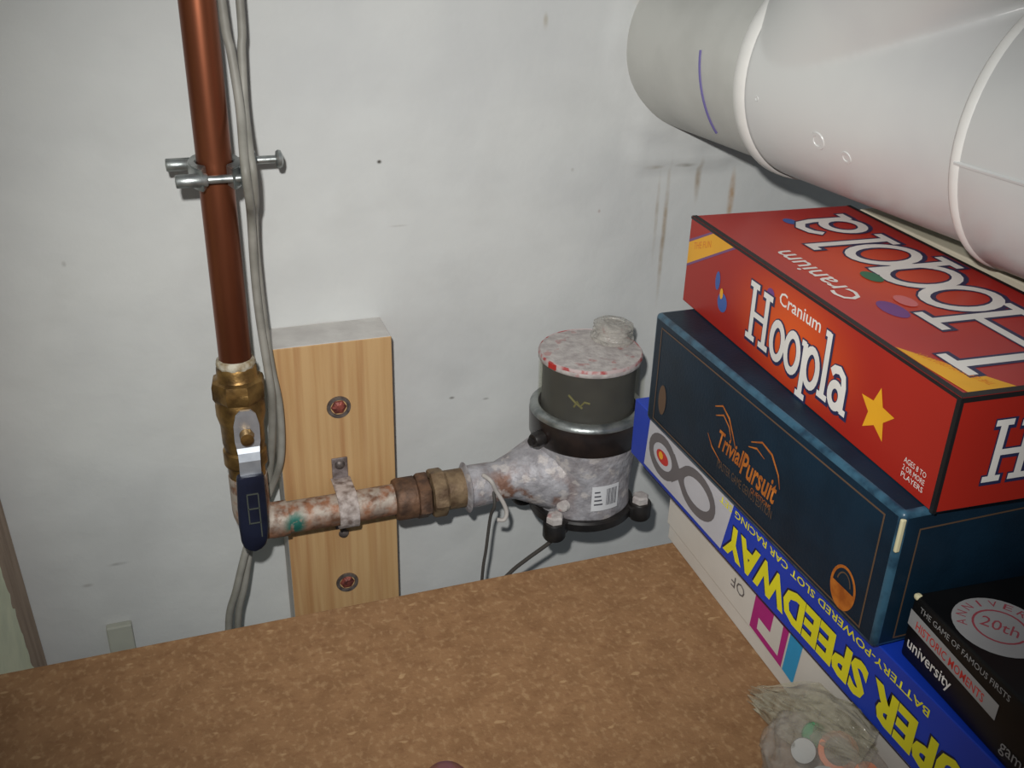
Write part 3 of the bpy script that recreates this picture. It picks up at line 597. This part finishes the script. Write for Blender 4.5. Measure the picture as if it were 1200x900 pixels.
def slab_word(ex=0.0, L=(0.0, 0.50, 0.97, 1.50, 1.90, 2.14, 2.55, 2.93), H=((0.0, 1.02), (0.0, 0.98)), lt=1.08, desc=0.26, W=0.135, S=0.10, lean=0.0, fat=1.0):
    """the word Hoopla in drawn slab-serif letters; cap height 1; L: where stems and bowls sit"""
    W += ex; S += ex; e = ex/2; out = []
    def stroke(p, w_=None, c=False): out.extend(ribbon(p, W if w_ is None else w_, c))
    for x, (y0, y1) in zip(L[:2], H):
        stroke([(x, y0-e), (x+lean*(y1-y0), y1+e)])
        stroke([(x-0.17-e, y0+0.04), (x+0.17+e, y0+0.04)], S); stroke([(x+lean*(y1-y0)-0.17-e, y1-0.04), (x+lean*(y1-y0)+0.17+e, y1-0.04)], S)
    stroke([(L[0], 0.48), (L[1], 0.48)], S)
    stroke(ell(L[2], 0.33, 0.20*fat, 0.30), None, True)
    stroke(ell(L[3], 0.33, 0.21*fat, 0.31), None, True)
    x = L[4]; stroke([(x, -desc-e), (x, 0.66+e)]); stroke([(x-0.14-e, -desc+0.02), (x+0.16+e, -desc+0.02)], S); stroke([(x-0.12-e, 0.63), (x+0.02, 0.63)], S)
    stroke(ell(L[5], 0.32, 0.20*fat, 0.30), None, True)
    x = L[6]; stroke([(x, 0.0-e), (x, lt+e)]); stroke([(x-0.14-e, 0.03), (x+0.16+e, 0.03)], S); stroke([(x-0.12-e, lt-0.04), (x+0.02, lt-0.04)], S)
    x = L[7]; stroke(ell(x, 0.20, 0.16*fat, 0.18), None, True); stroke([(x+0.20, 0.0-e), (x+0.20, 0.42), (x+0.16, 0.56), (x+0.04, 0.63), (x-0.10, 0.60), (x-0.18, 0.52)]); stroke([(x+0.18, 0.03), (x+0.34+e, 0.03)], S)
    return out
def xf(polys, su, sv, ou, ov, slope=0.0, slant=0.0): return [[(ou+u*su+v*slant, ov+v*sv+u*su*slope) for u, v in P] for P in polys]
def carton(name, parent, W, L, H, m, bevel=0.0008, side_m=None):
    """card box: back-left-bottom corner at the origin, W to the right (+x), L towards the front (-y), H up"""
    bm = bmesh.new(); add_box(bm, (0, -L, 0), (W, 0, H), bevel); return obj(name, bm, m, parent, 0.6 if bevel > 0.001 else None)

# ---------------------------------------------------------------- stack of board games, bottom to top
# white box
WH = 0.0458
t = thing('game_box', 'white board game box lowest in the stack, resting on the particleboard', 'box', (0.3300, -0.2035, 0), 0.0, 'stacked board game boxes')
t.rotation_euler.z = -0.035
carton('box_base', t, 0.118, 0.28, 0.030, m_white_card); 
bm = bmesh.new(); add_box(bm, (-0.0012, -0.2812, 0.012), (0.1192, 0.0012, WH-0.0004), 0.0008); obj('box_lid', bm, m_white_card, t)
F = Face((-0.0012, 0, 0), (0, 1, 0), (0, 0, -1), t)     # printed upside down: reads from the front to the back
F.polys('magenta_block', [[(-0.152, -0.0435), (-0.116, -0.0435), (-0.114, -0.0140), (-0.150, -0.0125)]], m_magenta, 0.0002)
F.polys('white_letter', [[(-0.146, -0.0390), (-0.136, -0.0390), (-0.135, -0.0255), (-0.122, -0.0260), (-0.122, -0.0180), (-0.1455, -0.0170)]], m_white_card, 0.0003)
F.polys('cyan_block', [[(-0.166, -0.0435), (-0.1535, -0.0435), (-0.1515, -0.0125), (-0.163, -0.0115)]], m_cyan, 0.0002)
F.text('lettering', 'THE GAME', -0.104, -0.0430, -0.080, -0.0375, m_grey_ink)
F.text('lettering', 'OF', -0.104, -0.0330, -0.088, -0.0250, m_grey_ink)

# speedway box
SZ, SH = 0.0459, 0.0448
t = thing('game_box', 'bright blue racing game box with yellow upside-down lettering, second from bottom', 'box', (0.3186, -0.1608, SZ), 0.0, 'stacked board game boxes')
carton('box_base', t, 0.130, 0.39, 0.03, m_sp_blue)
bm = bmesh.new(); add_box(bm, (-0.0008, -0.3908, 0.0012), (0.1308, 0.0008, SH-0.0004), 0.0006); obj('box_lid', bm, m_sp_blue, t)
F = Face((-0.0008, 0, SH), (0, 1, 0), (0, 0, -1), t)
F.polys('pale_panel', [[(-0.1335, 0.0020), (-0.0235, 0.0020), (-0.0205, 0.0405), (-0.1255, 0.0405)]], m_track_bg, 0.00015)
trk = ribbon(ell(-0.045, 0.0215, 0.0165, 0.0120, 24), 0.0065, True) + ribbon(ell(-0.092, 0.0215, 0.0200, 0.0120, 26), 0.0065, True) + ribbon([(-0.058, 0.0130), (-0.068, 0.0215), (-0.078, 0.030)], 0.0065) + ribbon([(-0.058, 0.030), (-0.068, 0.0215), (-0.078, 0.013)], 0.0065)
F.polys('track_picture', trk, m_track, 0.00025)
F.polys('red_car_print', [ell(-0.045, 0.0220, 0.0085, 0.0048, 16)], m_red_ink, 0.00035)
F.polys('yellow_spot', [ell(-0.043, 0.0215, 0.0030, 0.0028, 10)], m_yellow_ink, 0.00045)
for dx, mm, h in ((0.0012, m_sp_dark, 0.0002), (0.0, m_sp_yellow, 0.0003)):
    F.text('lettering', 'SUPER SPEEDWAY', -0.344+dx, 0.0170-dx*0.6, -0.1280+dx, 0.0385-dx*0.6, mm, h, bold=0.045)
F.text('small_lettering', 'BATTERY-POWERED SLOT CAR RACING SET', -0.303, 0.0062, -0.118, 0.0108, m_sp_yellow, bold=0.01)
F.polys('edge_line', [[(-0.39, 0.0432), (-0.02, 0.0432), (-0.02, 0.0440), (-0.39, 0.0440)]], m_sp_dark, 0.0002)

# blue boxed game with gold lettering
BZ, BH, BL, BW = 0.0907, 0.0766, 0.2406, 0.128
t = thing('game_box', 'dark navy game box with orange gilt lettering under the red box', 'box', (0.3121, -0.1874, BZ), 0.0, 'stacked board game boxes')
bm = bmesh.new(); add_box(bm, (0, -BL, 0), (BW, 0, BH), 0.0030, seg=3)
bm.normal_update()
for f in bm.faces:
    n_ = f.normal
    if max(abs(n_.x), abs(n_.y), abs(n_.z)) < 0.985: f.material_index = 1
obj('box_lid', bm, [m_navy, m_navy_edge], t, 0.9)
F = Face((0, 0, 0), (0, -1, 0), (0, 0, 1), t)
def frame(u0, v0, u1, v1, w_): return [[(u0, v0), (u1, v0), (u1, v0+w_), (u0, v0+w_)], [(u0, v1-w_), (u1, v1-w_), (u1, v1), (u0, v1)], [(u0, v0), (u0+w_, v0), (u0+w_, v1), (u0, v1)], [(u1-w_, v0), (u1, v0), (u1, v1), (u1-w_, v1)]]
F.polys('border_line', frame(0.010, 0.0045, 0.2300, 0.0700, 0.0010), m_gold_dim, 0.0002)
F.text('lettering', 'Trivial', 0.090, 0.0270, 0.117, 0.0390, m_gold, shear=0.3, bold=0.02)
F.text('lettering', 'Pursuit', 0.115, 0.0240, 0.151, 0.0390, m_gold, shear=0.3, bold=0.02)
fl_ = ribbon([(0.082, 0.050), (0.090, 0.054), (0.098, 0.050), (0.104, 0.042), (0.108, 0.036)], [0.0006, 0.0012, 0.0016, 0.0012, 0.0005])
fl_ += ribbon([(0.084, 0.045), (0.092, 0.049), (0.099, 0.045), (0.103, 0.038)], [0.0005, 0.0012, 0.0012, 0.0005])
fl_ += ribbon([(0.122, 0.048), (0.132, 0.053), (0.142, 0.051), (0.150, 0.043), (0.153, 0.036)], [0.0005, 0.0012, 0.0016, 0.0012, 0.0005])
fl_ += ribbon([(0.120, 0.044), (0.128, 0.047), (0.136, 0.045)], [0.0005, 0.0012, 0.0005]) + ribbon([(0.078, 0.030), (0.084, 0.024), (0.095, 0.0195)], [0.0006, 0.0012, 0.0008])
F.polys('flourish', fl_, m_gold, 0.00022)
F.text('small_lettering', 'MASTER GAME GENUS EDITION', 0.092, 0.0150, 0.150, 0.0205, m_gold_dim)
F.text('small_lettering', 'QUESTIONS', 0.128, 0.0190, 0.148, 0.0225, m_gold)
seal = ribbon(ell(0.2135, 0.0165, 0.0088, 0.0115, 30), 0.0016, True)
F.polys('round_seal', seal + [ell(0.2135, 0.0165, 0.0088, 0.0115, 16, 178, 362)], m_gold, 0.00025)
F.polys('round_seal', ribbon(ell(0.2135, 0.0180, 0.0050, 0.0070, 14, 10, 170), 0.0008), m_gold_dim, 0.00026)
F.polys('round_seal', [ell(0.020, 0.0230, 0.0050, 0.0105, 18)], m_gold_dim, 0.00025)
F2 = Face((0, -BL, 0), (1, 0, 0), (0, 0, 1), t)
F2.polys('border_line', frame(0.0105, 0.0045, 0.118, 0.0670, 0.0009), m_gold_dim, 0.0002)
bm = bmesh.new(); add_box(bm, (-0.0003, -BL-0.0003, 0.0560), (0.0022, -BL+0.0016, 0.0735), 0.0006); obj('worn_glint_corner', bm, m_worn_glint, t, label='cream card showing at the worn corner')

# red box on top
HZ0, HH, HL, HW = 0.1673, 0.0573, 0.2574, 0.1150
t = thing('game_box', 'red board game box with big white lettering, topmost of the stack under the pipe', 'box', (0.3381, -0.1744, HZ0+0.0), -0.0534, 'stacked board game boxes')
bm = bmesh.new(); add_box(bm, (0, -HL, 0.0003), (HW, 0, HH), 0.0005); bm.normal_update()
for f in bm.faces:
    n_ = f.normal
    if n_.z > 0.9: f.material_index = 1
    elif max(abs(n_.x), abs(n_.y), abs(n_.z)) < 0.985: f.material_index = 2
obj('box_lid', bm, [m_hoop, m_hoop_top, m_black_edge], t)
F = Face((0, 0, HH), (0, -1, 0), (0, 0, 1), t)
T = Face((0, 0, HH), (0, 1, 0), (-1, 0, 0), t)      # title side of the lid: tops of the letters point left
G = Face((0, -HL, HH), (1, 0, 0), (0, 0, 1), t)
k = 0.0030
F.polys('black_border', [[(0, -k*0.55), (HL, -k*0.55), (HL, 0), (0, 0)], [(HL-k*0.8, -HH), (HL, -HH), (HL, 0), (HL-k*0.8, 0)]], m_black_edge, 0.0002)
T.polys('black_border', [[(-HL, -k*1.2), (0, -k*1.2), (0, 0), (-HL, 0)], [(-HL, -HW), (0, -HW), (0, -HW+k), (-HL, -HW+k)], [(-HL, -HW), (-HL+k*1.3, -HW), (-HL+k*1.3, 0), (-HL, 0)]], m_black_edge, 0.0002)
G.polys('black_border', [[(0, -k*0.8), (HW, -k*0.8), (HW, 0), (0, 0)], [(0, -HH), (k*0.5, -HH), (k*0.5, 0), (0, 0)]], m_black_edge, 0.0002)
# side print
su = 0.0298; sv = 0.0330
F.polys('title_shadow', xf(slab_word(0.085), su, sv, 0.0888, -0.0470, 0.0, -0.001), m_navy_ink, 0.0002)
F.polys('title_lettering', xf(slab_word(), su, sv, 0.0882, -0.0465, 0.0, -0.001), m_white_ink, 0.0003)
F.text('small_lettering', 'Cranium', 0.113, -0.0150, 0.154, -0.0075, m_white_ink, bold=0.01)
F.polys('yellow_flash', [[(0.0008, -0.0170), (0.0310, -0.0018), (0.0570, -0.0018), (0.0008, -0.0315)]], m_yellow_ink, 0.0002)
F.polys('flash_edge', [[(0.0006, -0.0152), (0.0280, -0.0018), (0.0310, -0.0018), (0.0006, -0.0170)], [(0.0006, -0.0315), (0.0570, -0.0018), (0.0600, -0.0018), (0.0006, -0.0332)]], m_lilac_ink, 0.00021)
F.text('small_lettering', 'THE FUN', 0.008, -0.0195, 0.030, -0.0150, m_orange_ink, 0.0003, slope=0.0085)
F.polys('blue_spot', [ell(0.052, -0.0385, 0.0060, 0.0060, 16), ell(0.0435, -0.0275, 0.0030, 0.0060, 12)], m_blue_ink, 0.0002)
F.polys('yellow_spot', [ell(0.0500, -0.0335, 0.0020, 0.0035, 10)], m_yellow_ink, 0.0003)
F.polys('purple_spot', [ell(0.1035, -0.0130, 0.0040, 0.0032, 12)], m_purple_ink, 0.0002)
star = []
for q in range(10):
    r_ = (0.0135 if q % 2 == 0 else 0.0062); a = PI/2 + q*PI/5
    star.append((0.2080+r_*math.cos(a), -0.0330+r_*math.sin(a)))
F.polys('yellow_star', [[star[i], star[(i+1) % 10], (0.2080, -0.0330)] for i in range(10)], m_yellow_ink, 0.0002)
for q in range(3): F.text('small_lettering', ['AGES 8 TO', '2 OR MORE', 'PLAYERS'][q], 0.2330, -0.0445-q*0.0038, 0.2485, -0.0418-q*0.0038, m_white_ink)
# lid print
ys = 0.0600
TW = dict(L=(0.0, 0.70, 1.05, 1.56, 1.78, 2.10, 2.46, 2.92), H=((0.08, 1.22), (0.02, 0.90)), lt=0.86, desc=0.14, W=0.092, S=0.078, lean=0.0, fat=1.15)
T.polys('title_shadow', xf(slab_word(0.06, **TW), 0.0650, 0.0660, -0.2290, -0.0985, 0.0, 0), m_navy_ink, 0.0002)
T.polys('title_lettering', xf(slab_word(**TW), 0.0650, 0.0660, -0.2290, -0.0975, 0.0, 0), m_white_ink, 0.0003)
T.text('small_lettering', 'Cranium', -0.150, -0.0265, -0.074, -0.0130, m_white_ink, bold=0.01)
T.polys('yellow_flash', [[(-0.2560, -0.0060), (-0.2560, -0.0320), (-0.2060, -0.0040), (-0.2250, -0.0040)]], m_yellow_ink, 0.0002)
T.text('small_lettering', 'THE GAME OF GREAT FUN', -0.2500, -0.0235, -0.2150, -0.0195, m_orange_ink, 0.0003, slope=0.012)
T.polys('purple_spot', [ell(-0.1660, -0.0310, 0.0115, 0.0062, 16)], m_purple_ink, 0.0002)
T.polys('green_spot', [ell(-0.1230, -0.0480, 0.0085, 0.0050, 14)], m_green_ink, 0.0004)
T.polys('pink_spot', [ell(-0.1580, -0.0440, 0.0080, 0.0050, 14)], m_pink_ink, 0.0004)
T.polys('blue_spot', [ell(-0.0240, -0.0560, 0.0060, 0.0040, 14)], m_blue_ink, 0.0002)
# front print
G.polys('title_shadow', xf(slab_word(0.085), 0.0275, 0.0300, 0.0265, -0.0445), m_navy_ink, 0.0002)
G.polys('title_lettering', xf(slab_word(), 0.0275, 0.0300, 0.0260, -0.0440), m_white_ink, 0.0003)

# black card game box on the speedway box
t = thing('game_box', 'black trivia game box with white and red strip, nearest the camera', 'box', (0.3235, -0.4335, BZ-0.0002), -0.06, 'stacked board game boxes')
bm = bmesh.new(); add_box(bm, (0, -0.115, 0), (0.112, 0, 0.0350), 0.0016, seg=2); obj('box_lid', bm, m_blackbox, t, 0.9)
F = Face((0, 0, 0), (0, -1, 0), (0, 0, 1), t)
F.text('small_lettering', 'THE GAME OF FAMOUS FIRSTS', 0.006, 0.0292, 0.064, 0.0322, m_silver_ink)
F.polys('white_strip', [[(0.0006, 0.0185), (0.0600, 0.0155), (0.0600, 0.0238), (0.0006, 0.0270)]], m_silver_ink, 0.0002)
F.text('red_lettering', 'HISTORIC MOMENTS', 0.006, 0.0195, 0.0520, 0.0240, m_red_ink, 0.0003, bold=0.01, slope=-0.002)
F.text('lettering', 'university', 0.0035, 0.0055, 0.0340, 0.0130, m_white_ink, bold=0.01)
F.text('small_lettering', 'games', 0.066, 0.004, 0.085, 0.010, m_silver_ink)
T = Face((0, 0, 0.0350), (0.62, -0.78, 0), (0.78, 0.62, 0), t)
cx_, cy_ = 0.037, -0.0010
T.polys('round_emblem', [ell(cx_, cy_, 0.0200, 0.0200, 36)], m_silver_ink, 0.0002)
T.polys('round_emblem', ribbon(ell(cx_, cy_, 0.0112, 0.0112, 24, 20, 340), 0.0010), m_maroon_ink, 0.0003)
T.text('red_lettering', '20th', cx_-0.008, cy_-0.0035, cx_+0.008, cy_+0.0040, m_maroon_ink, 0.0003)
word = 'ANNIVERSARY'
for i, ch in enumerate(word):
    a = math.radians(205 - i*23); c2, s2 = math.cos(a), math.sin(a)
    E2 = Face(T.p(cx_+0.0142*c2, cy_+0.0142*s2, 0), T.U*s2 - T.V*c2, T.U*c2 + T.V*s2, t)
    wd = 0.0005 if ch == 'I' else 0.0019
    E2.text('red_lettering', ch, -wd, -0.0002, wd, 0.0040, m_maroon_ink, 0.0003)
bm = bmesh.new(); add_box(bm, (-0.0003, -0.0030, 0.0325), (0.0030, 0.0003, 0.0353), 0.0010); obj('worn_glint_corner', bm, m_worn_glint, t, label='cream corner piece standing in for a highlight')  # corner highlight modelled as a small pale piece

# cream box behind, beside the red one
t = thing('card_box', 'plain cream box glimpsed between the red box and the waste pipe', 'box', (0.4640, -0.1800, 0))
bm = bmesh.new(); add_box(bm, (0, -0.30, 0), (0.12, 0, 0.2140), 0.001); obj('box_base', bm, m_cream, t)
bm = bmesh.new(); add_box(bm, (-0.0015, -0.3015, 0.195), (0.1215, 0.0015, 0.2210), 0.001); obj('box_lid', bm, m_cream, t)

# ---------------------------------------------------------------- plastic bag with game pieces
t = thing('plastic_bag', 'crumpled clear plastic bag of small parts against the boxes', 'bag', (0.300, -0.425, 0.0))
def crumple(bm, cx, rx, folds, amp, seed, rot=None):
    q = bmesh.new(); bmesh.ops.create_icosphere(q, subdivisions=5, radius=1)
    for v in q.verts:
        d = v.co.copy(); n1 = 1-2*abs(noise.noise(d*folds + Vector((seed, 0, 0)))); n2 = 1-2*abs(noise.noise(d*folds*2.3 + Vector((0, seed, 0)))); n3 = noise.noise(d*folds*5 + Vector((0, 0, seed)))
        k_ = 1 + amp*(0.6*n1 + 0.3*n2 + 0.12*n3)
        v.co = Vector((d.x*rx[0], d.y*rx[1], d.z*rx[2]))*k_
        if rot: v.co = rot @ v.co
        v.co += Vector(cx)
        if v.co.z < 0.0006: v.co.z = 0.0006 + 0.0002*n3
    merge(bm, q)
bm = bmesh.new(); crumple(bm, (-0.001, -0.014, 0.018), (0.027, 0.040, 0.021), 2.4, 0.24, 3.3)
for v in bm.verts: v.co.x = min(v.co.x, 0.0165)
obj('bag_pouch', bm, m_bag, t, 3.1)
# the gathered neck: two crumpled leaves of film lying back towards the wall
def film(seed, path, wid, lift, m):
    bm = bmesh.new(); rows = []; NU = 60; side = Vector((0.80, 0.42, 0.42)).normalized()
    for i, p_ in enumerate(path):
        tt = i/(len(path)-1); w2 = wid*(0.62 + 0.62*math.sin(PI*(0.12+tt*0.75)))*(1-0.62*max(0, tt-0.55)/0.45) ; row = []
        for k in range(NU):
            u = 2*k/(NU-1)-1
            rag = 1 + 0.16*noise.noise(Vector((seed, tt*7, u)))
            along = 0.010*noise.noise(Vector((u*3, seed, 2)))*tt
            crease = (1-2*abs(noise.noise(Vector((u*1.9+tt*0.8, tt*3.2, seed)))))*0.0048 + (1-2*abs(noise.noise(Vector((u*4.2, tt*8, seed+4)))))*0.0022 + 0.0008*noise.noise(Vector((u*14, tt*30, seed)))
            v_ = p_ + side*u*w2*rag + Vector((-0.35, -0.5, 0.8))*(crease-0.005+lift*(1-u*u)) + Vector((-0.1, 1, -0.4))*along
            v_.z = max(v_.z, 0.0008+0.0004*(k % 2)); v_.x = min(v_.x, 0.0168)
            row.append(bm.verts.new(v_))
        rows.append(row)
    for a, c in zip(rows, rows[1:]):
        for k in range(NU-1): bm.faces.new((a[k], a[k+1], c[k+1], c[k]))
    bmesh.ops.remove_doubles(bm, verts=bm.verts[:], dist=1e-7)
    return obj('bag_neck', bm, m, t, 3.1)
path = smooth_path([(0.012, -0.016, 0.042), (0.010, 0.002, 0.040), (0.005, 0.022, 0.032), (0.002, 0.044, 0.021), (0.000, 0.062, 0.010)], 12)
film(1.7, path, 0.0135, 0.007, m_bag_thick)
film(6.1, [p_ + Vector((0.001, -0.002, -0.007)) for p_ in path], 0.0125, 0.002, m_bag_thick)
def piece(label, m, loc, prof, d, n=20, grp='small parts inside the plastic bag'):
    bm = bmesh.new(); add_lathe(bm, prof, (0, 0, 0), d, n); o = obj('game_piece', bm, m, None, 0.6); o.location = loc; tag(o, label, 'game piece', grp)
m_pc_orange = mat('orange_plastic', srgb(214, 112, 56), 0.4); m_pc_green = mat('green_plastic', srgb(60, 140, 92), 0.4); m_pc_white = mat('white_plastic', srgb(150, 152, 150), 0.4)
ring = [(0.0070, -0.0018), (0.0098, -0.0018), (0.0098, 0.0018), (0.0070, 0.0018), (0.0070, -0.0018)]
disc = [(0, -0.0015), (0.0060, -0.0015), (0.0064, 0), (0.0060, 0.0015), (0, 0.0015)]
piece('orange plastic ring seen through the clear bag', m_pc_orange, (0.3040, -0.4300, 0.0300), ring, (-0.4, -0.6, 0.8))
piece('orange plastic disc in the bag, nearest the blue box', m_pc_orange, (0.3090, -0.4460, 0.0290), disc, (-0.3, -0.5, 0.8))
piece('green plastic disc seen through the clear bag', m_pc_green, (0.2990, -0.4170, 0.0300), disc, (-0.3, -0.7, 0.7))
piece('white plastic disc in the bag beside the green one', m_pc_white, (0.2900, -0.4220, 0.0270), disc, (-0.6, -0.5, 0.7))
piece('white plastic ring low in the bag at the picture bottom', m_pc_white, (0.2890, -0.4420, 0.0230), ring, (-0.2, -0.5, 0.8))

# small reddish knob at the very bottom of the view
m_knob = mat('red_brown_knob', srgb(112, 68, 58), 0.5, col2=srgb(120, 70, 92), scale=60, amt=(0.45, 0.6))
t = thing('knob', 'dark reddish brown rounded knob lying on the board at the bottom edge', 'knob', (0.1215, -0.3640, 0))
bm = bmesh.new(); add_lathe(bm, [(0.006, 0.0), (0.0085, 0.0005), (0.0110, 0.0022), (0.0115, 0.0040), (0.0100, 0.0062), (0.0060, 0.0080), (0, 0.0086)], n=32); obj('knob_head', bm, m_knob, t, 3.1)
bm = bmesh.new(); add_lathe(bm, [(0, 0.0), (0.0045, 0.0), (0.0045, 0.002), (0.006, 0.003)], n=20); obj('knob_stem', bm, m_knob, t, 3.1)
